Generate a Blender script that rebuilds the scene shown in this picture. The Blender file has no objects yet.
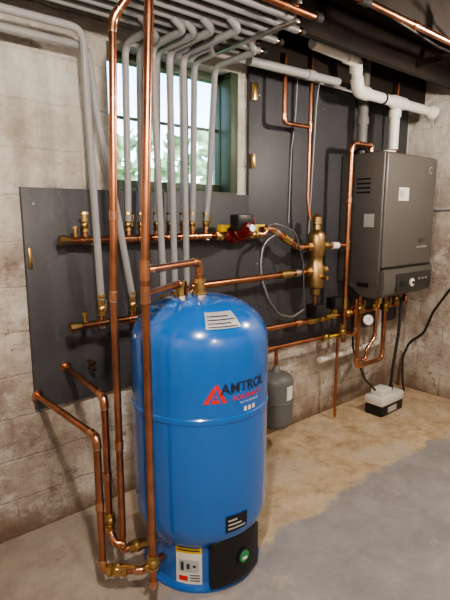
import bpy, bmesh, math, random
from mathutils import Vector, Matrix, noise
random.seed(7)
scene=bpy.context.scene
COL=scene.collection

# ---------------------------------------------------------------- materials
def new_mat(name):
    m=bpy.data.materials.new(name);m.use_nodes=True
    nt=m.node_tree;return m,nt,nt.nodes['Principled BSDF']
def mat(name,col,rough=.5,metal=0,var=.0,scale=8,bump=0,bscale=60,emit=None,es=0,coat=0):
    m,nt,b=new_mat(name)
    b.inputs['Base Color'].default_value=(*col,1)
    b.inputs['Roughness'].default_value=rough
    b.inputs['Metallic'].default_value=metal
    if coat: b.inputs['Coat Weight'].default_value=coat; b.inputs['Coat Roughness'].default_value=.04
    if emit:
        b.inputs['Emission Color'].default_value=(*emit,1);b.inputs['Emission Strength'].default_value=es
    tc=nt.nodes.new('ShaderNodeTexCoord')
    if var:
        n=nt.nodes.new('ShaderNodeTexNoise');n.inputs['Scale'].default_value=scale;n.inputs['Detail'].default_value=6
        r=nt.nodes.new('ShaderNodeValToRGB')
        r.color_ramp.elements[0].position=.3;r.color_ramp.elements[1].position=.7
        r.color_ramp.elements[0].color=(*[c*(1-var) for c in col],1)
        r.color_ramp.elements[1].color=(*[min(1,c*(1+var)) for c in col],1)
        nt.links.new(tc.outputs['Object'],n.inputs['Vector']);nt.links.new(n.outputs['Fac'],r.inputs[0])
        nt.links.new(r.outputs[0],b.inputs['Base Color'])
    if bump:
        n=nt.nodes.new('ShaderNodeTexNoise');n.inputs['Scale'].default_value=bscale;n.inputs['Detail'].default_value=4
        bp=nt.nodes.new('ShaderNodeBump');bp.inputs['Strength'].default_value=bump;bp.inputs['Distance'].default_value=.01
        nt.links.new(tc.outputs['Object'],n.inputs['Vector']);nt.links.new(n.outputs['Fac'],bp.inputs['Height'])
        nt.links.new(bp.outputs[0],b.inputs['Normal'])
    return m
COPPER=mat('copper',(.50,.225,.13),.29,1,.30,9)
COPPERF=mat('copper_fitting',(.64,.33,.20),.27,1,.2,14)
SOLDER=mat('solder',(.62,.54,.45),.35,1)
BRASS=mat('brass',(.54,.38,.165),.31,1,.2,20)
BRASSD=mat('brass_dull',(.48,.32,.155),.38,1,.15,14)
STEEL=mat('zinc_steel',(.50,.50,.49),.35,1,.1,20)
PEX=mat('grey_pex_tubing',(.30,.30,.305),.42,0,.06,5)
GREYCON=mat('grey_conduit',(.38,.38,.375),.45)
PVC=mat('white_pvc',(.76,.74,.69),.35,0,.04,6)
GREYPVC=mat('grey_pvc',(.16,.16,.155),.5)
BLACK=mat('black_plastic',(.014,.014,.015),.4)
BLACKR=mat('black_rubber',(.02,.02,.02),.7)
BLUE=mat('blue_enamel',(.018,.145,.52),.22,0,.04,3,coat=.8)
RED=mat('red_enamel',(.13,.008,.008),.35)
REDP=mat('red_print',(.70,.03,.03),.5)
WHITE=mat('white_plastic',(.75,.74,.70),.4)
PAPER=mat('paper_label',(.76,.75,.68),.6,0,.05,60)
SILVER=mat('silver_label',(.55,.56,.57),.4,.3,.06,60)
YELLOW=mat('yellow_plastic',(.75,.5,.03),.4)
GREEN=mat('green_badge',(.03,.30,.10),.4)
NAVYP=mat('dark_print',(.02,.03,.06),.5)
PANEL=mat('grey_painted_plywood',(.066,.067,.077),.5,0,.12,3,.15,40)
BOIL=mat('boiler_grey_enamel',(.135,.128,.12),.38,.25,.04,4)
BOILD=mat('boiler_dark_trim',(.035,.034,.033),.4)
TANKG=mat('grey_green_enamel',(.15,.155,.15),.45,0,.06,6)
WOODD=mat('dark_joist_wood',(.016,.010,.007),.9,0,.35,7,.4,30)
FRAME=mat('green_window_paint',(.06,.085,.05),.5,0,.2,12)
CABLE=mat('black_cable',(.02,.018,.016),.5)
BRAID=mat('braided_steel',(.26,.26,.27),.4,1,.35,160)
HEDGE=mat('hedge_leaves',(.34,.48,.26),.8,0,.6,7,1,30)
GRASS=mat('lawn',(.25,.40,.16),.9,0,.4,5)

def wall_mat(name,axis):
    m,nt,b=new_mat(name);N=nt.nodes;Lk=nt.links
    tc=N.new('ShaderNodeTexCoord');sp=N.new('ShaderNodeSeparateXYZ');cb=N.new('ShaderNodeCombineXYZ')
    Lk.new(tc.outputs['Object'],sp.inputs[0])
    Lk.new(sp.outputs[axis],cb.inputs[0]);Lk.new(sp.outputs[2],cb.inputs[1])
    def nz(s,d=6,r=.6,off=0,sq=None):
        n=N.new('ShaderNodeTexNoise');n.inputs['Scale'].default_value=s;n.inputs['Detail'].default_value=d;n.inputs['Roughness'].default_value=r
        if off or sq:
            v=N.new('ShaderNodeVectorMath');v.operation='MULTIPLY_ADD';v.inputs[1].default_value=sq or (1,1,1);v.inputs[2].default_value=(off,off,off)
            Lk.new(tc.outputs['Object'],v.inputs[0]);Lk.new(v.outputs[0],n.inputs['Vector'])
        else: Lk.new(tc.outputs['Object'],n.inputs['Vector'])
        return n
    def mrange(v,a,c,lo=0,hi=1):
        q=N.new('ShaderNodeMapRange');q.inputs[1].default_value=a;q.inputs[2].default_value=c;q.inputs[3].default_value=lo;q.inputs[4].default_value=hi
        Lk.new(v,q.inputs[0]);return q.outputs[0]
    def mul(a,c):
        q=N.new('ShaderNodeMath');q.operation='MULTIPLY'
        for i,v in enumerate((a,c)):
            if isinstance(v,(int,float)): q.inputs[i].default_value=v
            else: Lk.new(v,q.inputs[i])
        return q.outputs[0]
    def mix(f,a,c):
        q=N.new('ShaderNodeMixRGB')
        Lk.new(f,q.inputs[0])
        for i,v in ((1,a),(2,c)):
            if isinstance(v,tuple): q.inputs[i].default_value=(*v,1)
            else: Lk.new(v,q.inputs[i])
        return q.outputs[0]
    br=N.new('ShaderNodeTexBrick');br.inputs['Scale'].default_value=1
    br.inputs['Brick Width'].default_value=.4;br.inputs['Row Height'].default_value=.2
    br.inputs['Mortar Size'].default_value=.007;br.inputs['Mortar Smooth'].default_value=1
    ad=N.new('ShaderNodeVectorMath');ad.operation='MULTIPLY_ADD';ad.inputs[1].default_value=(.03,.03,.03)
    Lk.new(nz(7,3).outputs['Color'],ad.inputs[0]);Lk.new(cb.outputs[0],ad.inputs[2]);Lk.new(ad.outputs[0],br.inputs['Vector'])
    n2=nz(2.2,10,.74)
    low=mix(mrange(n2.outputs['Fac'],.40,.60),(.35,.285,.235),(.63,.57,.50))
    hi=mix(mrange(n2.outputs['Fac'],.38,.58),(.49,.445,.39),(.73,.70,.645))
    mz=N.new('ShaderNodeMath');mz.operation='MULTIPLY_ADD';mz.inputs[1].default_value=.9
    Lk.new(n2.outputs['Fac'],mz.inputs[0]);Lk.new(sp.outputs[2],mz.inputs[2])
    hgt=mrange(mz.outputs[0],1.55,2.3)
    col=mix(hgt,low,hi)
    inv=N.new('ShaderNodeMath');inv.operation='SUBTRACT';inv.inputs[0].default_value=1.35;Lk.new(hgt,inv.inputs[1])
    st=mul(mrange(nz(5,7,.65,1.7,(1.6,1.6,.35)).outputs['Fac'],.50,.68,0,.50),inv.outputs[0]);col=mix(st,col,(.33,.25,.19))
    wb=mul(mrange(nz(3.1,9,.75,8.1).outputs['Fac'],.54,.62,0,.7),inv.outputs[0]);col=mix(wb,col,(.70,.67,.62))
    fl=mul(mrange(nz(9,10,.78,3.3).outputs['Fac'],.57,.62,0,.62),inv.outputs[0]);col=mix(fl,col,(.25,.185,.135))
    f2=mul(mrange(nz(30,6,.7,5.3).outputs['Fac'],.62,.68,0,.5),inv.outputs[0]);col=mix(f2,col,(.22,.17,.13))
    mm=N.new('ShaderNodeMath');mm.operation='MULTIPLY_ADD';mm.inputs[1].default_value=-.45
    Lk.new(nz(4).outputs['Fac'],mm.inputs[0]);Lk.new(sp.outputs[2],mm.inputs[2])
    col=mix(mrange(mm.outputs[0],-.22,-.05,.85,0),col,(.19,.12,.075))
    col=mix(mul(br.outputs['Fac'],.08),col,(.28,.24,.19))
    Lk.new(col,b.inputs['Base Color'])
    b.inputs['Roughness'].default_value=.75
    hs=N.new('ShaderNodeMath');hs.operation='MULTIPLY_ADD';hs.inputs[1].default_value=-.16
    Lk.new(br.outputs['Fac'],hs.inputs[0]);Lk.new(nz(14,10,.7).outputs['Fac'],hs.inputs[2])
    bp=N.new('ShaderNodeBump');bp.inputs['Strength'].default_value=.9;bp.inputs['Distance'].default_value=.03
    Lk.new(hs.outputs[0],bp.inputs['Height']);Lk.new(bp.outputs[0],b.inputs['Normal'])
    return m
WALLX=wall_mat('painted_block_x',0);WALLY=wall_mat('painted_block_y',1)

def floor_mat():
    m,nt,b=new_mat('worn_painted_concrete');N=nt.nodes;Lk=nt.links
    tc=N.new('ShaderNodeTexCoord');sp=N.new('ShaderNodeSeparateXYZ');Lk.new(tc.outputs['Object'],sp.inputs[0])
    def nz(s,d=6,r=.6):
        n=N.new('ShaderNodeTexNoise');n.inputs['Scale'].default_value=s;n.inputs['Detail'].default_value=d;n.inputs['Roughness'].default_value=r
        Lk.new(tc.outputs['Object'],n.inputs['Vector']);return n
    def math_(op,a,bv,c=None):
        q=N.new('ShaderNodeMath');q.operation=op
        for i,v in enumerate((a,bv,c)):
            if v is None: continue
            if isinstance(v,(int,float)): q.inputs[i].default_value=v
            else: Lk.new(v,q.inputs[i])
        return q.outputs[0]
    def ramp(v,p0,c0,p1,c1):
        r=N.new('ShaderNodeValToRGB');e=r.color_ramp.elements
        e[0].position=p0;e[0].color=(*c0,1);e[1].position=p1;e[1].color=(*c1,1);Lk.new(v,r.inputs[0]);return r.outputs[0]
    gray=ramp(nz(3.5,8,.7).outputs['Fac'],.34,(.27,.255,.257),.66,(.385,.368,.372))
    tan=ramp(nz(5,9,.75).outputs['Fac'],.36,(.40,.285,.17),.60,(.67,.54,.37))
    lite=ramp(nz(6,8,.7).outputs['Fac'],.3,(.46,.39,.31),.7,(.64,.58,.50))
    n1=nz(2.6,9,.7)
    yy=math_('MULTIPLY_ADD',n1.outputs['Fac'],.45,sp.outputs[1])
    ff=N.new('ShaderNodeMapRange');ff.inputs[1].default_value=1.61;ff.inputs[2].default_value=1.65;Lk.new(yy,ff.inputs[0])
    xx=math_('MULTIPLY_ADD',n1.outputs['Fac'],.6,sp.outputs[0])
    gg=N.new('ShaderNodeMapRange');gg.inputs[1].default_value=1.2;gg.inputs[2].default_value=1.6;gg.inputs[3].default_value=.35;Lk.new(xx,gg.inputs[0])
    k=math_('MULTIPLY',ff.outputs[0],gg.outputs[0])
    mx=N.new('ShaderNodeMixRGB');Lk.new(k,mx.inputs[0]);Lk.new(gray,mx.inputs[1]);Lk.new(tan,mx.inputs[2])
    n5=nz(1.8,8,.65)
    l1=N.new('ShaderNodeMapRange');l1.inputs[1].default_value=.50;l1.inputs[2].default_value=.60;Lk.new(n5.outputs['Fac'],l1.inputs[0])
    k2=math_('MULTIPLY',math_('MULTIPLY',l1.outputs[0],ff.outputs[0]),.55)
    mx2=N.new('ShaderNodeMixRGB');Lk.new(k2,mx2.inputs[0]);Lk.new(mx.outputs[0],mx2.inputs[1]);Lk.new(lite,mx2.inputs[2])
    sk=N.new('ShaderNodeMapRange');sk.inputs[1].default_value=.55;sk.inputs[2].default_value=.66;sk.inputs[4].default_value=.65;Lk.new(nz(11,9,.8).outputs['Fac'],sk.inputs[0])
    k3=math_('MULTIPLY',sk.outputs[0],ff.outputs[0])
    mx3=N.new('ShaderNodeMixRGB');mx3.inputs[2].default_value=(.24,.16,.095,1);Lk.new(k3,mx3.inputs[0]);Lk.new(mx2.outputs[0],mx3.inputs[1])
    sc=N.new('ShaderNodeMapRange');sc.inputs[1].default_value=.56;sc.inputs[2].default_value=.61;sc.inputs[4].default_value=.42;Lk.new(nz(4.3,10,.78).outputs['Fac'],sc.inputs[0])
    mx4=N.new('ShaderNodeMixRGB');mx4.inputs[2].default_value=(.50,.43,.36,1);Lk.new(sc.outputs[0],mx4.inputs[0]);Lk.new(mx3.outputs[0],mx4.inputs[1])
    Lk.new(mx4.outputs[0],b.inputs['Base Color'])
    b.inputs['Roughness'].default_value=.72
    bp=N.new('ShaderNodeBump');bp.inputs['Strength'].default_value=.35;bp.inputs['Distance'].default_value=.006
    Lk.new(nz(25,8,.7).outputs['Fac'],bp.inputs['Height']);Lk.new(bp.outputs[0],b.inputs['Normal'])
    return m
FLOORM=floor_mat()

# ---------------------------------------------------------------- mesh builder
def fillet(pts,R,n=6):
    pts=[Vector(p) for p in pts];out=[pts[0]];cor=[]
    for i in range(1,len(pts)-1):
        a,b,c=pts[i-1],pts[i],pts[i+1]
        d1=(a-b);d2=(c-b);l1,l2=d1.length,d2.length;d1.normalize();d2.normalize()
        ang=d1.angle(d2)
        if ang>math.pi-.02: out.append(b);continue
        t=min(R/math.tan(ang/2),l1*.49,l2*.49);s=b+d1*t;e=b+d2*t
        arc=[]
        for k in range(n+1):
            u=k/n; arc.append(s*(1-u)**2+b*2*u*(1-u)+e*u*u)
        out+=arc;cor.append(arc)
    out.append(pts[-1]);return out,cor
class MB:
    def __init__(s,name): s.name=name;s.bm=bmesh.new();s.mats=[]
    def mi(s,m):
        if m not in s.mats: s.mats.append(m)
        return s.mats.index(m)
    def sweep(s,path,r,m,seg=14,caps=True,rs=None):
        k=s.mi(m);bm=s.bm;rings=[];P=[Vector(p) for p in path]
        P=[p for i,p in enumerate(P) if i==0 or (p-P[i-1]).length>1e-6]
        T=[]
        for i in range(len(P)):
            a=P[max(i-1,0)];b=P[min(i+1,len(P)-1)];T.append((b-a).normalized())
        up=Vector((0,0,1)) if abs(T[0].z)<.9 else Vector((1,0,0))
        nrm=T[0].cross(up).normalized()
        for i,p in enumerate(P):
            nrm=(nrm-T[i]*nrm.dot(T[i])).normalized();bi=T[i].cross(nrm)
            rr=rs[i] if rs else r
            rings.append([bm.verts.new(p+(nrm*math.cos(2*math.pi*j/seg)+bi*math.sin(2*math.pi*j/seg))*rr) for j in range(seg)])
        for i in range(len(rings)-1):
            for j in range(seg):
                f=bm.faces.new((rings[i][j],rings[i][(j+1)%seg],rings[i+1][(j+1)%seg],rings[i+1][j]));f.material_index=k
        if caps:
            f=bm.faces.new(rings[0][::-1]);f.material_index=k
            f=bm.faces.new(rings[-1]);f.material_index=k
    def pipe(s,pts,r,m=None,R=.03,fit=True,fm=None,seg=14):
        m=m or COPPER;fm=fm or COPPERF
        path,cor=fillet(pts,R);s.sweep(path,r,m,seg)
        if fit:
            for arc in cor:
                d0=(arc[0]-arc[1]).normalized();d1=(arc[-1]-arc[-2]).normalized()
                ext=[arc[0]+d0*r*1.1]+arc+[arc[-1]+d1*r*1.1]
                s.sweep(ext,r*1.17,fm,seg)
                for q,d in ((ext[0],d0),(ext[-1],d1)): s.sweep([q-d*.001,q+d*.004],r*1.1,SOLDER,seg)
    def couple(s,p,ax,r,m=None,L=.035):
        p=Vector(p);ax=Vector(ax).normalized();s.sweep([p-ax*L/2,p+ax*L/2],r*1.18,m or COPPERF)
    def cyl(s,a,b,r,m,seg=20,r2=None):
        s.sweep([a,b],r,m,seg,rs=[r,r2 if r2 is not None else r])
    def lathe(s,prof,c,ax,m,seg=24):
        c=Vector(c);ax=Vector(ax).normalized();k=s.mi(m);bm=s.bm
        up=Vector((0,0,1)) if abs(ax.z)<.9 else Vector((1,0,0));n=ax.cross(up).normalized();b=ax.cross(n)
        rings=[]
        for t,r in prof:
            rings.append([bm.verts.new(c+ax*t+(n*math.cos(2*math.pi*j/seg)+b*math.sin(2*math.pi*j/seg))*max(r,.0002)) for j in range(seg)])
        for i in range(len(rings)-1):
            for j in range(seg):
                f=bm.faces.new((rings[i][j],rings[i][(j+1)%seg],rings[i+1][(j+1)%seg],rings[i+1][j]));f.material_index=k
        f=bm.faces.new(rings[0][::-1]);f.material_index=k
        f=bm.faces.new(rings[-1]);f.material_index=k
    def box(s,lo,hi,m,bev=0,M=None,seg=2):
        k=s.mi(m);t=bmesh.new();bmesh.ops.create_cube(t,size=1)
        lo=Vector(lo);hi=Vector(hi);c=(lo+hi)/2;d=hi-lo
        for v in t.verts: v.co=Vector((v.co.x*d.x,v.co.y*d.y,v.co.z*d.z))+c
        if bev: bmesh.ops.bevel(t,geom=t.edges[:],offset=bev,segments=seg,affect='EDGES',profile=.5)
        if M: t.transform(M)
        mp={v:s.bm.verts.new(v.co) for v in t.verts}
        for f in t.faces:
            nf=s.bm.faces.new([mp[v] for v in f.verts]);nf.material_index=k
        t.free()
    def valve(s,p,ax,r,side,handle=YELLOW,L=.09,m=None,lever=True):
        m=m or BRASS;p=Vector(p);ax=Vector(ax).normalized();side=Vector(side).normalized()
        s.lathe([(-L/2,r*1.25),(-L/2+.002,r*1.45),(-L*.28,r*1.45),(-L*.26,r*1.15),(-L*.15,r*1.5),(0,r*1.65),(L*.15,r*1.5),(L*.26,r*1.15),(L*.28,r*1.45),(L/2-.002,r*1.45),(L/2,r*1.25)],p,ax,m,8)
        s.cyl(p,p+side*r*2.6,r*.55,m,8)
        if lever:
            q=p+side*r*2.6
            s.sweep([q-ax*r*.5,q+ax*r*.8,q+ax*r*1.6+side*r*.5,q+ax*r*4.2+side*r*.6],r*.42,handle,8)
    def done(s,parent=None,angle=40):
        bmesh.ops.recalc_face_normals(s.bm,faces=s.bm.faces[:])
        me=bpy.data.meshes.new(s.name);s.bm.to_mesh(me);s.bm.free()
        for m in s.mats: me.materials.append(m)
        me.shade_smooth();me.set_sharp_from_angle(angle=math.radians(angle))
        o=bpy.data.objects.new(s.name,me);COL.objects.link(o)
        if parent: o.parent=parent
        return o
def empty(name):
    e=bpy.data.objects.new(name,None);COL.objects.link(e);return e
def text_mesh(txt,size,fn,m,name,parent,align='CENTER',fat=0):
    cu=bpy.data.curves.new(name,'FONT');cu.body=txt;cu.size=size;cu.align_x=align;cu.extrude=0;cu.resolution_u=3;cu.offset=fat
    o=bpy.data.objects.new(name,cu);COL.objects.link(o)
    bpy.context.view_layer.update()
    me=bpy.data.meshes.new_from_object(o);bpy.data.objects.remove(o)
    bm=bmesh.new();bm.from_mesh(me);bmesh.ops.triangulate(bm,faces=bm.faces[:])
    bmesh.ops.subdivide_edges(bm,edges=[e for e in bm.edges if e.calc_length()>size*.3],cuts=1)
    for v in bm.verts: v.co=fn(v.co.x,v.co.y)
    bm.to_mesh(me);bm.free();me.materials.clear();me.materials.append(m)
    o=bpy.data.objects.new(name,me);COL.objects.link(o);o.parent=parent;return o

# ---------------------------------------------------------------- room shell
YW=2.195;XR=3.85;XL=-1.1;YF=-1.3;ZC=2.56
b=MB('floor');b.box((XL-.2,YF-.2,-.12),(XR+.2,YW+.25,0),FLOORM);b.done()
wx0,wx1,wz0,wz1=1.13,1.94,1.63,2.30
b=MB('wall_back')
b.box((XL,YW,0),(wx0,YW+.22,ZC),WALLX);b.box((wx1,YW,0),(XR,YW+.22,ZC),WALLX)
b.box((wx0,YW,0),(wx1,YW+.22,wz0),WALLX);b.box((wx0,YW,wz1),(wx1,YW+.22,ZC),WALLX);b.done()
b=MB('wall_right');b.box((XR,YF,0),(XR+.2,YW+.22,ZC),WALLY);b.done()
b=MB('wall_left');b.box((XL-.2,YF,0),(XL,YW+.22,ZC),WALLY);b.done()
b=MB('wall_front');b.box((XL-.2,YF-.2,0),(XR+.2,YF,ZC),WALLX);b.done()
b=MB('ceiling');b.box((XL-.2,YF-.2,ZC),(XR+.2,YW+.22,ZC+.05),WOODD)
y=2.115
while y>YF:
    b.box((XL,y-.045,2.37),(XR,y,ZC),WOODD,.003);y-=.405
for x in (.4,2.95): b.box((x,1.30,2.40),(x+.02,1.66,2.44),WOODD)
b.done()

# window
b=MB('window_1')
fy0,fy1=YW+.09,YW+.14
b.box((wx0,fy0,wz0),(wx0+.045,fy1,wz1),FRAME,.004);b.box((wx1-.05,fy0,wz0),(wx1,fy1,wz1),FRAME,.004)
b.box((wx0,fy0,wz0),(wx1,fy1,wz0+.05),FRAME,.004);b.box((wx0,fy0,wz1-.045),(wx1,fy1,wz1),FRAME,.004)
for xx in (1.39,1.65): b.box((xx-.018,fy0+.005,wz0),(xx+.018,fy1-.005,wz1),FRAME,.003)
b.box((wx0,YW-.012,wz0-.03),(wx1,fy0,wz0+.004),FRAME,.004)
b.box((wx1-.045,YW-.004,wz0),(wx1+.012,fy0,wz1),FRAME,.004)
b.box((wx0+.04,fy0+.02,1.985),(wx1-.04,fy0+.035,2.0),FRAME)
b.done()
# outdoors
b=MB('lawn');b.box((-6,YW+.23,-.12),(10,12,1.5),GRASS);b.done()
bm=bmesh.new();bmesh.ops.create_grid(bm,x_segments=160,y_segments=40,size=1)
for v in bm.verts:
    a=v.co.x*5;c=v.co.y
    top=1.0+.55*noise.noise(Vector((a*.9,3,1)))+.25*noise.noise(Vector((a*3,5,1)))
    co=Vector((3.2+a,4.9,1.52+(c+1)*.5*top))
    n=noise.noise(co*4)*.25+noise.noise(co*11)*.12
    v.co=Vector((co.x+n*.4,co.y+n,co.z+n*.3*(c+1)*.5))
kill=[f for f in bm.faces if noise.noise(f.calc_center_median()*6)+.6*noise.noise(f.calc_center_median()*15)>.22 and f.calc_center_median().z>1.75]
bmesh.ops.delete(bm,geom=kill,context='FACES')
me=bpy.data.meshes.new('hedge');bm.to_mesh(me);bm.free();me.materials.append(HEDGE)
o=bpy.data.objects.new('hedge',me);COL.objects.link(o)

# backer board
YB=YW-.002
b=MB('plywood_backer_board')
b.box((.69,2.17,.61),(2.02,YB,1.62),PANEL,.002)
b.box((2.02,2.17,.61),(3.40,YB,2.37),PANEL,.002)
b.box((3.403,2.17,.61),(3.79,YB,2.37),PANEL,.002)
for (x,z) in [(.74,1.55),(.74,.7),(1.4,.68),(2.1,2.2),(2.1,1.2),(2.1,.7),(2.7,2.2)]:
    b.cyl((x,2.171,z),(x,2.168,z),.006,STEEL,8)
b.box((.70,2.155,1.27),(.715,2.17,1.36),BRASS,.002)
b.box((2.03,2.14,2.16),(2.06,2.17,2.26),BRASS,.002)
b.box((2.03,2.14,1.78),(2.05,2.17,1.86),BRASS,.002)
b.done()
b=MB('capped_copper_stub')
for z in (.80,.765): 
    b.cyl((.955,2.169,z),(.955,2.12,z),.009,COPPER,12);b.cyl((.955,2.125,z),(.955,2.105,z),.012,COPPERF,12)
b.done()

# ---------------------------------------------------------------- indirect water heater
TC=Vector((1.18,1.56,0))
wh=empty('indirect_water_heater');
prof=[(0,.0),(0,.255),(.012,.258),(.018,.243),(.03,.236),(.18,.236),(.19,.238),(.205,.250),(.225,.264),(.25,.275),(.28,.283),(.31,.2855),(.55,.2855),(.728,.2855),(.733,.2895),(.742,.2905),(.751,.2895),(.756,.2855),(.9,.2855),(.995,.2855)]
for k in range(1,15):
    a=math.pi/2*k/14
    prof.append((.995+.185*math.sin(a)**1.0,.2855*math.cos(a)**.78 if k<14 else .0))
b=MB('tank_shell');b.lathe(prof,TC,(0,0,1),BLUE,72);b.done(wh,30)
def rad(z):
    for (z0,r0),(z1,r1) in zip(prof[1:],prof[2:]):
        if z0<=z<=z1 and z1>z0: return r0+(r1-r0)*(z-z0)/(z1-z0)
    return .1
def onT(ang,z,off=.001,R=None):
    a=math.radians(ang);r=(R if R else rad(z))+off
    return TC+Vector((math.cos(a)*r,math.sin(a)*r,z))
def patch(name,a0,a1,z0,z1,m,off=.0015,R=None,n=14,nz_=6,thick=0,rc=0):
    bm=bmesh.new();g=[]
    for i in range(n+1):
        row=[]
        for j in range(nz_+1):
            u=i/n;w=j/nz_
            zt=z1-rc*(abs(2*u-1)**4)
            row.append(bm.verts.new(onT(a0+(a1-a0)*u,z0+(zt-z0)*w,off,R)))
        g.append(row)
    for i in range(n):
        for j in range(nz_): bm.faces.new((g[i][j],g[i+1][j],g[i+1][j+1],g[i][j+1]))
    me=bpy.data.meshes.new(name);bm.to_mesh(me);bm.free();me.materials.append(m);me.shade_smooth()
    o=bpy.data.objects.new(name,me);COL.objects.link(o);o.parent=wh
    if thick:
        s=o.modifiers.new('s','SOLIDIFY');s.thickness=thick;s.offset=-1
        bv=o.modifiers.new('b','BEVEL');bv.width=.012;bv.segments=3;bv.limit_method='ANGLE';bv.angle_limit=math.radians(60)
    return o
def ctext(txt,size,ang,z,m,name,off=.002,fat=0):
    return text_mesh(txt,size,lambda x,y:onT(ang+math.degrees(x/.2855),z+y,off),m,name,wh,fat=fat)
ctext('AMTROL',.056,270.5,.848,NAVYP,'brand_lettering',fat=.0008)
ctext('BOILERMATE',.026,273,.818,REDP,'red_lettering',fat=.0004)
ctext('THE WATER MAKER',.011,274,.80,WHITE,'small_lettering')
LA=243.5
bm=bmesh.new()
def tri(pts):
    vs=[bm.verts.new(onT(LA+math.degrees(x/.2855),.815+z,.002)) for x,z in pts];bm.faces.new(vs)
tri([(-.045,0),(-.025,0),(.006,.052),(-.004,.066)]);tri([(.0,.072),(.013,.072),(.048,0),(.030,0)]);tri([(-.016,0),(.022,0),(.014,.015),(-.008,.015)])
tri([(-.003,.021),(.011,.021),(.004,.036)])
me=bpy.data.meshes.new('logo');bm.to_mesh(me);bm.free();me.materials.append(REDP)
o=bpy.data.objects.new('red_logo',me);COL.objects.link(o);o.parent=wh
for i,a in enumerate((268,272.5,277)):
    patch('pictogram_%d'%i,a,a+3,.766,.784,WHITE,.002,n=2,nz_=1)
patch('rating_label',238,270,1.09,1.142,SILVER,.003)
for i in range(4): patch('rating_print_%d'%i,240,268-6*(i%2),1.095+.011*i,1.098+.011*i,NAVYP,.0045)
patch('service_cover',240,298,.02,.245,BLACK,.034,R=.236,thick=.045,rc=.03)
b=MB('cover_badge')
c=onT(272,.13,.036,.236);d=Vector((math.cos(math.radians(272)),math.sin(math.radians(272)),0))
b.lathe([(0,.034),(.003,.034),(.004,.031)],c,d,BLACKR,28);b.lathe([(.003,.026),(.006,.025)],c,d,GREEN,28)
b.box(c+Vector((-.012,-.0075,-.012)),c+Vector((.012,-.0062,.0)),WHITE);b.done(wh)
patch('warning_label',207,233,.025,.212,PAPER,.002,R=.236)
patch('warning_header',207,233,.165,.212,YELLOW,.003,R=.236)
for i in range(2): patch('warning_text_%d'%i,209,231,.175+.014*i,.181+.014*i,NAVYP,.004,R=.236)
patch('warning_picture',210,230,.08,.135,SILVER,.003,R=.236)
for i in range(3): patch('picture_part_%d'%i,212+6*i,215+6*i,.087+.008*i,.125-.006*i,NAVYP,.004,R=.236)
patch('warning_red',210,219,.04,.062,REDP,.003,R=.236)
for i in range(3): patch('warning_lines_%d'%i,221,231,.042+.012*i,.046+.012*i,NAVYP,.004,R=.236)
patch('spec_label',252,272,.275,.345,BLACK,.003)
for i in range(3): patch('spec_print_%d'%i,254,270-4*i,.287+.018*i,.295+.018*i,SILVER,.0045)
b=MB('top_fittings')
for (x,y,z0) in [(1.18,1.56,1.175),(1.115,1.60,1.165)]:
    b.lathe([(0,.03),(.018,.03),(.02,.022),(.05,.022),(.052,.026),(.07,.026),(.071,.018)],(x,y,z0),(0,0,1),BRASS,8)
b.lathe([(0,.02),(.012,.02),(.014,.012)],(1.27,1.62,1.155),(0,0,1),BLACK,16)
b.done(wh)

# ---------------------------------------------------------------- copper piping
r=.0145
b=MB('copper_supply_pipe')
b.pipe([(.84,1.42,.10),(.842,1.42,1.315),(.905,1.42,2.54)],r,fit=False,R=.01)
b.pipe([(.842,1.42,1.315),(1.18,1.56,1.315),(1.18,1.56,1.23)],r,R=.03)
b.couple((.842,1.42,1.315),(0,0,1),r,L=.07);b.couple((.867,1.43,1.315),(.34,.14,0),r,L=.03)
b.couple((.842,1.42,1.23),(0,0,1),r,L=.06);b.couple((.84,1.42,.11),(0,0,1),r,L=.03)
b.pipe([(.842,1.42,1.23),(1.115,1.60,1.225),(1.115,1.60,1.2)],r,R=.02)
b.couple((.8824,1.42,2.1),(.05,0,1),r,L=.05)
b.done()
b=MB('copper_return_pipe')
b.pipe([(.825,1.63,.15),(.83,1.63,1.2),(.868,1.63,2.17),(.95,1.55,2.31),(1.3,1.37,2.31)],r,R=.07)
b.couple((.842,1.63,1.5),(0,0,1),r);b.couple((.827,1.63,.6),(0,0,1),r)
b.pipe([(.825,1.63,.15),(.825,1.63,.14),(.95,1.60,.13)],r,R=.02)
b.valve((.885,1.615,.14),(1,-.2,0),.017,(0,-1,.6),BRASS,L=.075)
b.done()
b=MB('copper_floor_loop')
b.pipe([(.70,2.175,.68),(.72,1.60,.68),(.72,1.60,.115),(.84,1.50,.115),(.97,1.52,.115)],r,R=.03)
b.pipe([(.84,2.175,.79),(.80,1.69,.79),(.80,1.69,.20),(.80,1.64,.17),(.825,1.63,.17)],r,R=.03)
b.couple((.72,1.60,.4),(0,0,1),r);b.couple((.80,1.69,.45),(0,0,1),r)
for p in ((.70,2.168,.68),(.84,2.168,.79)): b.lathe([(0,.026),(.004,.025),(.006,.016)],p,(0,-1,0),COPPERF,20)
b.valve((.765,1.565,.115),(.77,-.64,0),.017,(-.3,-.6,.8),BRASS,L=.08)
b.valve((.80,1.69,.25),(0,0,1),.016,(-1,-.4,0),BRASS,L=.07)
b.valve((.84,1.42,.2),(0,0,1),.016,(-1,-.3,0),BRASS,L=.06,lever=False)
b.done()

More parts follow.
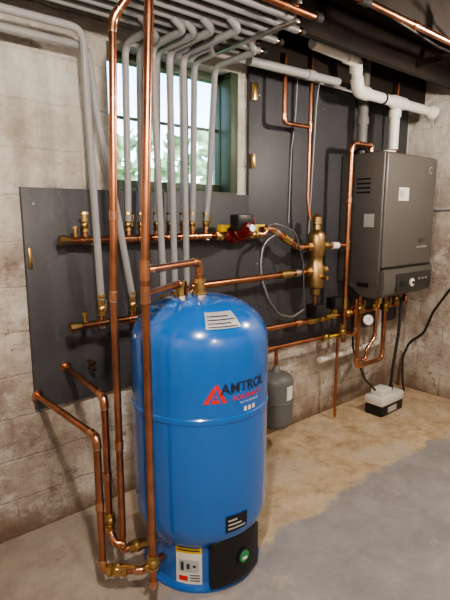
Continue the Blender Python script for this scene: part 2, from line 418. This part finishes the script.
b=MB('copper_overhead_pipe')
b.pipe([(-1.0,1.41,2.31),(1.69,1.41,2.31)],.016);b.couple((1.5,1.41,2.31),(1,0,0),.016)
b.cyl((1.68,1.41,2.31),(1.715,1.41,2.31),.021,BLACKR)
for x in (.3,1.55): b.box((x,1.385,2.325),(x+.02,1.435,2.372),STEEL,.002)
b.done()
b=MB('copper_overhead_pipe')
b.pipe([(1.35,1.13,2.27),(3.4,1.13,2.27)],.013);b.couple((1.98,1.13,2.27),(1,0,0),.014);b.couple((1.62,1.13,2.27),(1,0,0),.016,BLACKR,L=.05)
for x in (1.6,2.43): b.box((x,1.09,2.26),(x+.015,1.15,2.375),STEEL,.002)
b.done()

# ---------------------------------------------------------------- grey PEX
pr=.0165
b=MB('grey_pex_tubing_bundle')
lanes=[1.47,1.545,1.62,1.695,1.77,1.845,1.92]
ends=[1.60,1.72,1.62,1.74,1.66,1.78,1.70]
for y,e in zip(lanes,ends):
    b.pipe([(-1.08,y,2.305),(e,y,2.305)],pr,PEX,fit=False)
    b.cyl((e,y,2.305),(e+.02,y,2.305),.012,COPPERF,12);b.cyl((e+.02,y,2.305),(e+.045,y,2.305),.016,BLACKR,12)
up=[(1.15,1.165,1.845),(1.22,1.24,1.92),(1.31,1.335,1.77),(1.39,1.41,1.92),(1.47,1.485,1.845),(1.53,1.555,1.92),(1.62,1.69,1.77)]
for xm,xt,yl in up:
    b.pipe([(xm,2.08,1.47),(xm+(xt-xm)*.3,2.08,1.62),(xt,2.08,2.265),(xt,yl,2.265),(xt-.06,yl,2.30)],pr,PEX,R=.06,fit=False)
b.pipe([(-1.08,1.995,2.25),(.925,1.995,2.25),(.94,2.02,2.0),(.965,2.02,1.12)],pr,PEX,R=.06,fit=False)
b.pipe([(-1.08,2.07,2.21),(.98,2.07,2.21),(1.0,2.06,1.95),(1.055,2.02,1.55),(1.125,2.02,1.12)],pr,PEX,R=.06,fit=False)
for xm,xt,yl in [(1.30,1.275,1.77),(1.37,1.37,1.695),(1.445,1.45,1.62)]:
    b.pipe([(xm,2.02,1.12),(xm,2.02,1.25),(xt,2.03,2.265),(xt,yl,2.265),(xt-.06,yl,2.30)],pr,PEX,R=.06,fit=False)
for x in (.55,1.57):
    b.box((x,1.42,2.27),(x+.03,1.97,2.284),STEEL,.002)
    for y in (1.435,1.955): b.cyl((x+.015,y,2.275),(x+.015,y,2.55),.005,STEEL,8)
b.done()

# manifolds
def manifold(Y,z,x0,x1,taps,zt,hm):
    b=MB('heating_manifold')
    b.pipe([(x0,Y,z),(x1,Y,z)],.0165)
    b.lathe([(0,.014),(.0,.024),(.03,.024),(.032,.018),(.05,.018)],(x0-.03,Y,z),(1,0,0),BRASS,8)
    b.cyl((x0+.045,Y,z),(x0+.045,Y,z+.05),.010,BRASS,10);b.cyl((x0+.045,Y,z+.05),(x0+.045,Y,z+.062),.014,BRASS,8)
    for i,x in enumerate(taps):
        b.couple((x,Y,z),(1,0,0),.0165,L=.05)
        b.cyl((x,Y,z),(x,Y,z+.04),.012,COPPERF)
        b.valve((x,Y,z+.066),(0,0,1),.011,(0.2,-1,0),hm,L=.06,lever=(i%2==0))
        b.lathe([(0,.015),(.02,.015),(.022,.0185),(zt-z-.09,.019),(zt-z-.08,.018)],(x,Y,z+.095),(0,0,1),BRASS,8)
    for x in (x0+.12,x1-.1):
        b.box((x-.012,Y,z-.02),(x+.012,2.169,z-.012),STEEL,.001);b.box((x-.012,Y-.02,z-.024),(x+.012,Y+.02,z-.017),STEEL,.001)
    return b
b=manifold(2.08,1.39,.84,1.72,[t[0] for t in up]+[.93],1.50,BRASS);
b.done()
b=manifold(2.02,1.01,.84,1.6,[.965,1.125,1.30,1.37,1.445],1.13,STEEL)
b.pipe([(1.6,2.02,1.01),(1.75,2.02,1.01),(1.75,2.02,.83),(2.0,2.02,.83)],.017)
b.done()

# circulator pump
b=MB('circulator_pump')
cy=2.06
b.lathe([(0,.022),(.012,.036),(.02,.036),(.022,.026),(.04,.028),(.045,.040),(.06,.048),(.10,.048),(.115,.040),(.12,.028),(.138,.026),(.14,.036),(.148,.036),(.16,.022)],(1.73,cy,1.39),(1,0,0),RED,24)
b.lathe([(0,.046),(.03,.050),(.035,.042),(.09,.040),(.105,.032),(.108,.02)],(1.81,cy-.03,1.405),(0,-1,.25),RED,28)
b.box((1.745,cy-.105,1.42),(1.865,cy-.035,1.505),BLACK,.008)
b.box((1.865,cy-.095,1.42),(1.885,cy-.04,1.49),RED,.006)
b.cyl((1.80,cy-.155,1.432),(1.80,cy-.16,1.433),.02,SILVER)
for x in (1.71,1.945):
    b.valve((x,cy,1.39),(1,0,0),.018,(0,-.5,1),YELLOW,L=.085,m=BRASS)
    b.box((x-.02,cy-.035,1.41),(x+.02,cy+.01,1.45),YELLOW,.006)
b.cyl((1.89,cy,1.39),(1.91,cy,1.39),.024,BRASS,8)
b.pipe([(1.965,cy,1.39),(2.03,2.05,1.39),(2.06,2.05,1.42)],.017,R=.02)
b.done()

# air separator and its piping
b=MB('air_separator')
b.lathe([(0,.015),(.01,.032),(.05,.036),(.06,.052),(.08,.058),(.2,.058),(.22,.048),(.26,.046),(.28,.056),(.40,.058),(.425,.046),(.44,.026),(.47,.024),(.475,.032),(.52,.032),(.54,.012)],(2.50,2.03,.97),(0,0,1),BRASSD,28)
for z in (1.14,1.30):
    for sx in (-1,1): b.lathe([(0,.02),(.06,.02),(.062,.032),(.10,.032),(.102,.018)],(2.50,2.03,z),(sx,0,0),BRASS,8)
b.cyl((2.50,2.03,1.10),(2.50,1.93,1.10),.014,BRASS,8)
b.done()
b=MB('copper_near_boiler_pipe')
b.pipe([(2.19,2.05,2.42),(2.19,2.05,2.04),(2.425,2.05,2.04)],.013)
b.pipe([(2.44,2.04,1.47),(2.425,2.05,1.60),(2.425,2.05,2.24),(2.43,2.05,2.55)],.011,fit=False)
b.couple((2.425,2.05,2.04),(0,0,1),.013,L=.05)
b.pipe([(2.02,2.05,1.42),(2.10,2.05,1.42),(2.32,2.03,1.30),(2.42,2.03,1.30)],.019,R=.03)
b.couple((2.22,2.04,1.355),(.22,-.02,-.12),.023,BRASS,L=.07);b.couple((2.14,2.05,1.40),(.22,-.02,-.12),.02,SOLDER,L=.03)
b.pipe([(1.45,2.0,1.135),(2.40,2.03,1.14)],.019);b.couple((2.20,2.02,1.14),(1,0,0),.022,BRASS,L=.10)
b.pipe([(1.45,2.0,1.135),(1.38,1.9,1.135),(1.38,1.9,1.0),(1.38,1.8,.98),(1.38,1.74,.98)],.017,R=.03)
b.couple((2.30,2.02,1.14),(1,0,0),.022,SOLDER,L=.04)
b.pipe([(2.58,2.03,1.30),(2.74,1.98,1.30)],.016);b.couple((2.66,2.0,1.30),(1,-.3,0),.02,WHITE,L=.05)
b.pipe([(2.755,1.97,.62),(2.755,1.97,1.97),(2.98,1.97,1.97),(2.98,1.97,1.935)],.0165,R=.04)
b.couple((2.755,1.97,1.30),(0,0,1),.0165,L=.07);b.couple((2.755,1.97,.9),(0,0,1),.0165,BRASS,L=.07);b.couple((2.755,1.97,1.6),(0,0,1),.0165,L=.04)
b.pipe([(2.50,2.03,.99),(2.50,2.03,.83)],.014)
b.done()
b=MB('copper_heating_main_pipe')
b.pipe([(1.62,2.0,.83),(3.62,2.0,.80),(3.62,2.0,.93)],.017)
for x in (2.3,2.62,3.0,3.3): b.couple((x,2.0,.83-.015*(x-1.62)),(1,0,0),.02,BRASS if x in(2.62,3.3) else COPPERF,L=.05)
b.pipe([(1.62,2.03,.69),(2.86,2.03,.665),(2.86,1.95,.665),(2.86,1.95,.92)],.016)
b.pipe([(2.14,2.03,.68),(2.14,2.03,.55)],.012)
b.pipe([(2.775,2.0,.80),(2.775,2.0,.70),(2.785,2.04,.66),(2.80,2.05,.02)],.011,R=.02)
b.lathe([(0,.014),(.02,.024),(.06,.024),(.08,.016),(.10,.012)],(2.775,1.99,.72),(0,0,1),BRASS,12)
b.box((2.765,1.93,.79),(2.785,1.98,.80),RED,.002)
b.pipe([(3.27,1.97,.93),(3.27,1.97,.40),(2.93,1.97,.40),(2.93,1.97,.93)],.016,R=.05)
b.pipe([(3.12,1.95,.93),(3.12,1.95,.60),(3.02,1.95,.52),(3.02,1.95,.45),(2.93,1.96,.45)],.013,R=.04)
b.pipe([(3.42,1.97,.93),(3.42,1.97,.80)],.014)
for x,z in ((3.27,.82),(3.12,.84),(2.93,.84),(3.42,.86)):
    b.valve((x,1.965,z),(0,0,1),.016,(-.3,-1,0),YELLOW if x in(3.12,) else BRASS,L=.08)
b.valve((2.72,1.96,.70),(0,0,1),.017,(-1,-.6,0),BRASS,L=.08);b.valve((2.80,1.98,.82),(1,0,0),.018,(0,-.6,1),RED,L=.08)
b.valve((2.55,2.0,.82),(1,0,0),.019,(0,-1,.3),BRASS,L=.09)
b.valve((2.62,2.02,.67),(1,0,0),.017,(0,-1,.3),YELLOW,L=.08)
for x in (2.3,3.5): b.box((x,2.0,.80),(x+.02,2.169,.808),STEEL,.001)
b.done()
b=MB('zone_valve')
b.box((2.40,1.93,.84),(2.50,2.02,.93),BLACK,.01);b.lathe([(0,.02),(.02,.03),(.08,.03),(.10,.02)],(2.40,2.0,.82),(1,0,0),BRASS,12)
b.done()
b=MB('zone_valve')
b.box((2.62,1.95,.87),(2.70,2.03,.95),BLACK,.008);b.lathe([(0,.018),(.05,.026),(.10,.018)],(2.66,1.99,.80),(0,0,1),BRASS,12)
b.done()
b=MB('pressure_gauge')
d=Vector((-.55,-.8,.2)).normalized();c=Vector((2.90,1.87,.775))
b.lathe([(-.02,.036),(0,.038),(.004,.038),(.005,.034)],c,d,STEEL,28);b.lathe([(.005,.033),(.006,.032)],c,d,WHITE,28)
b.sweep([c+d*.0075+Vector((0,0,-.008)),c+d*.0075+Vector((.008,-.004,.02))],.0015,BLACK,6)
b.cyl(c-d*.02,Vector((2.93,1.99,.80)),.008,BRASS);b.done()
b=MB('braided_hose')
b.pipe([(2.0,2.04,1.22),(2.0,2.03,1.12),(2.03,2.0,1.0),(2.10,1.98,.90),(2.22,1.98,.87),(2.34,1.99,.90)],.010,BRAID,R=.12,fit=False)
b.pipe([(2.0,2.04,1.22),(2.02,2.04,1.34),(2.12,2.05,1.38)],.010,BRAID,R=.1,fit=False)
b.pipe([(2.03,2.07,1.40),(2.08,2.02,1.46),(2.26,2.0,1.40),(2.34,2.0,1.20),(2.36,2.0,.9)],.005,BRAID,R=.1,fit=False)
b.done()

# expansion tank hung under the pipe
b=MB('expansion_tank')
b.lathe([(0,.0),(.0,.05),(.012,.085),(.035,.108),(.06,.113),(.18,.113),(.183,.117),(.19,.117),(.193,.113),(.31,.113),(.335,.106),(.357,.085),(.37,.05),(.373,.03),(.40,.022),(.41,.012)],(2.14,2.03,.15),(0,0,1),TANKG,40)
k=b.mi(PAPER);pv=[]
for i in range(7):
    a=math.radians(262+i*5);pv.append([b.bm.verts.new((2.14+math.cos(a)*.1145,2.03+math.sin(a)*.1145,z)) for z in (.36,.45)])
for i in range(6):
    f=b.bm.faces.new((pv[i][0],pv[i+1][0],pv[i+1][1],pv[i][1]));f.material_index=k
b.done()

# ---------------------------------------------------------------- boiler
bo=empty('wall_boiler')
X0,X1,Y0,Y1,Z0,Z1=2.92,3.60,1.80,2.168,.92,1.92
b=MB('cabinet')
b.box((X0,Y0+.02,Z0+.10),(X1,Y1,Z1),BOIL,.012,seg=3)
b.box((X0+.006,Y0,Z0+.22),(X1-.006,Y0+.05,Z1-.008),BOIL,.012,seg=3)
b.done(bo)
b=MB('lower_cover')
pf=[(Y0-.012,Z0+.21),(Y0-.020,Z0+.10),(Y0-.005,Z0+.03),(Y0+.05,Z0),(Y0+.16,Z0+.01),(Y1-.08,Z0+.09),(Y1-.08,Z0+.21)]
k=b.mi(BOIL);A=[b.bm.verts.new((X0+.002,y,z)) for y,z in pf];Bv=[b.bm.verts.new((X1-.002,y,z)) for y,z in pf]
b.bm.faces.new(A);b.bm.faces.new(Bv[::-1])
for i in range(len(pf)): b.bm.faces.new((A[i],A[(i+1)%len(pf)],Bv[(i+1)%len(pf)],Bv[i]))
bmesh.ops.bevel(b.bm,geom=b.bm.edges[:],offset=.008,segments=2,affect='EDGES')
b.box((X0+.16,Y0-.028,Z0+.045),(X1-.04,Y0-.008,Z0+.17),BOILD,.006)
b.lathe([(0,.030),(.008,.030),(.01,.026)],(X0+.36,Y0-.028,Z0+.10),(0,-1,0),WHITE,24)
b.lathe([(.01,.010),(.02,.009)],(X0+.36,Y0-.028,Z0+.10),(0,-1,0),BLACK,16)
for q in (.46,.51,.56): b.cyl((X0+q,Y0-.028,Z0+.12),(X0+q,Y0-.033,Z0+.12),.007,SILVER,12)
b.box((X0+.20,Y0-.032,Z0+.08),(X0+.29,Y0-.024,Z0+.125),BLACK,.003)
b.done(bo,30)
b=MB('cabinet_details')
b.box((X0+.16,Y0-.002,1.60),(X0+.29,Y0+.002,1.69),PAPER)
b.box((X0+.17,Y0-.003,1.62),(X0+.22,Y0+.002,1.67),SILVER)
b.box((X0+.006,Y0-.003,Z0+.215),(X1-.006,Y0+.01,Z0+.222),BLACK)
for z in (1.74,1.71,1.68,1.65):
    b.box((X0-.0015,1.92,z),(X0+.001,2.03,z+.012),BLACK)
b.box((X0-.0015,1.88,1.42),(X0+.001,1.96,1.51),SILVER)
b.box((X0-.004,1.90,1.0),(X0+.001,1.99,1.03),BLACK)
b.box((X0+.05,Y0+.08,Z1-.002),(X1-.05,Y1-.05,Z1+.012),BOILD,.004)
b.lathe([(0,.055),(.03,.055),(.032,.045)],(3.17,1.97,Z1),(0,0,1),WHITE,28)
b.lathe([(0,.05),(.03,.05),(.032,.042)],(2.995,2.06,Z1),(0,0,1),BLACK,28)
b.done(bo)
text_mesh('NTI',.045,lambda x,y:Vector((X0+.50+x,Y0-.003,1.30+y)),BLACK,'cabinet_lettering',bo)
text_mesh('HIGH EFFICIENCY',.020,lambda x,y:Vector((X0+.52+x,Y0-.003,1.265+y)),WHITE,'cabinet_small_lettering',bo)
text_mesh('C',.07,lambda x,y:Vector((X0+.57+x,Y0-.003,1.80+y)),SILVER,'cabinet_emblem',bo)

# vents
b=MB('pvc_vent_pipe')
vr=.034
b.pipe([(3.17,1.92,1.955),(3.17,1.92,2.255)],vr,PVC,fit=False,seg=24)
path,cor=fillet([(3.62,1.90,2.265),(2.70,1.90,2.265),(2.66,1.90,2.44),(2.25,1.90,2.455)],.07);b.sweep(path,vr,PVC,24)
b.cyl((3.10,1.9,2.265),(3.24,1.9,2.265),vr+.008,PVC,24);b.cyl((3.17,1.92,2.17),(3.17,1.92,2.22),vr+.008,PVC,24)
b.lathe([(0,vr),(.03,vr+.015),(.07,vr+.02),(.072,vr)],(3.58,1.90,2.265),(1,0,0),PVC,24)
b.sweep(fillet([(2.80,1.9,2.265),(2.70,1.9,2.265),(2.68,1.9,2.34)],.055)[0],vr+.007,PVC,24)
b.sweep(fillet([(2.67,1.9,2.37),(2.66,1.9,2.44),(2.56,1.9,2.445)],.055)[0],vr+.007,PVC,24)
b.cyl((2.97,1.9,2.265),(2.985,1.9,2.265),vr+.006,BLACK,24);b.done()
b=MB('grey_intake_pipe');b.pipe([(2.995,2.06,1.955),(2.995,2.06,2.53)],.036,GREYPVC,fit=False,seg=24)
b.cyl((2.995,2.06,2.12),(2.995,2.06,2.17),.043,GREYPVC,24);b.done()
b=MB('copper_gas_pipe');b.pipe([(3.36,2.02,1.935),(3.36,2.02,2.53)],.013);b.done()
b=MB('grey_overhead_conduit')
b.pipe([(1.84,1.98,2.30),(2.60,1.98,2.32)],.024,GREYCON,fit=False,seg=18)
b.cyl((2.30,1.98,2.313),(2.36,1.98,2.315),.03,GREYCON,18)
b.pipe([(2.03,2.12,2.34),(3.8,2.12,2.34)],.007,GREYCON,fit=False)
b.done()
b=MB('thermostat_wire')
b.pipe([(2.39,2.13,2.36),(2.39,2.14,2.12),(2.38,2.16,1.9),(2.37,2.16,1.45)],.0035,GREYCON,R=.05,fit=False)
b.pipe([(2.60,2.13,2.36),(2.60,2.15,2.2),(2.57,2.16,1.32)],.005,GREYCON,R=.05,fit=False)
b.done()
b=MB('overhead_electrical_cable')
b.pipe([(1.9,1.27,2.362),(2.5,1.30,2.34),(3.84,1.29,2.362)],.006,CABLE,R=.3,fit=False)
b.pipe([(2.0,.98,2.45),(2.3,1.02,2.35),(2.6,1.2,2.33),(2.9,1.25,2.40)],.006,WHITE,R=.1,fit=False)
b.done()

# condensate pump on the floor
b=MB('condensate_pump')
Mr=Matrix.Translation((3.24,1.91,0))
b.box((-.15,-.075,0),(.15,.075,.085),BLACK,.012,Mr);b.box((-.155,-.08,.08),(.155,.08,.15),WHITE,.015,Mr)
b.box((-.12,-.055,.145),(.02,.055,.20),WHITE,.015,Mr);b.cyl((3.32,1.91,.15),(3.32,1.91,.19),.018,BLACK)
b.box((-.07,-.078,.02),(.05,-.074,.065),SILVER,0,Mr)
b.done()
b=MB('drain_tube')
b.pipe([(3.32,1.91,.18),(3.32,1.90,.35),(3.37,1.90,.60),(3.42,1.92,.93)],.011,BLACKR,R=.1,fit=False)
b.pipe([(3.12,1.92,.19),(3.04,1.96,.28),(3.00,2.05,.5),(2.97,2.08,1.0)],.008,BLACKR,R=.1,fit=False);b.done()
b=MB('white_drain_pipe');b.pipe([(2.66,2.10,.475),(3.40,2.10,.475),(3.40,2.10,1.0)],.022,PVC,fit=False,seg=18);b.done()

b=MB('power_cord')
b.pipe([(3.838,1.50,1.02),(3.83,1.72,.95),(3.83,1.86,.72),(3.83,1.93,.52),(3.83,2.05,.42),(3.82,2.10,.28),(3.80,2.08,.08),(3.70,2.0,.012),(3.40,1.94,.012)],.009,CABLE,R=.14,fit=False)
b.done()
b=MB('wall_conduit')
b.pipe([(3.835,2.15,1.55),(3.835,-.5,1.55)],.012,GREYCON,fit=False);b.done()
b=MB('wall_outlet');b.box((3.80,1.40,.95),(3.848,1.50,1.09),WHITE,.006);b.done()

# bare bulbs on the joists
def bulb(x,y,p,name='ceiling_bulb'):
    b=MB(name);b.lathe([(0,.055),(.02,.055),(.04,.03),(.06,.02)],(x,y,2.37),(0,0,-1),WHITE,24)
    b.lathe([(.0,.014),(.02,.018),(.05,.032),(.075,.034),(.095,.026),(.108,.008)],(x,y,2.31),(0,0,-1),GLOW,24);b.done()
    l=bpy.data.lights.new('bulb_light','POINT');l.energy=p;l.color=(1,.875,.75);l.shadow_soft_size=.04
    o=bpy.data.objects.new('bulb_light',l);COL.objects.link(o);o.location=(x,y,2.13)
GLOW=mat('lit_bulb_glass',(.9,.8,.6),.3,emit=(1,.85,.65),es=20)
bulb(.35,.48,68);bulb(2.75,.70,56);bulb(.6,-.86,32)

# ---------------------------------------------------------------- world / camera
w=bpy.data.worlds.new('world');scene.world=w;w.use_nodes=True;nt=w.node_tree
bg=nt.nodes['Background'];sky=nt.nodes.new('ShaderNodeTexSky')
sky.sky_type='NISHITA';sky.sun_disc=False;sky.sun_elevation=math.radians(40);sky.sun_rotation=math.radians(200)
nt.links.new(sky.outputs[0],bg.inputs[0]);bg.inputs[1].default_value=.85
cam=bpy.data.cameras.new('camera');co=bpy.data.objects.new('camera',cam);COL.objects.link(co);scene.camera=co
cam.sensor_fit='VERTICAL';cam.sensor_height=24;cam.lens=24*480/600;cam.clip_start=.05
th=math.radians(49.8);p=math.radians(10)
fwd=Vector((math.cos(th)*math.cos(p),math.sin(th)*math.cos(p),-math.sin(p)))
co.location=(0,0,1.5);co.rotation_euler=fwd.to_track_quat('-Z','Y').to_euler()
scene.view_settings.view_transform='AgX'
try: scene.view_settings.look='AgX - Medium High Contrast'
except Exception: pass
scene.view_settings.exposure=.5
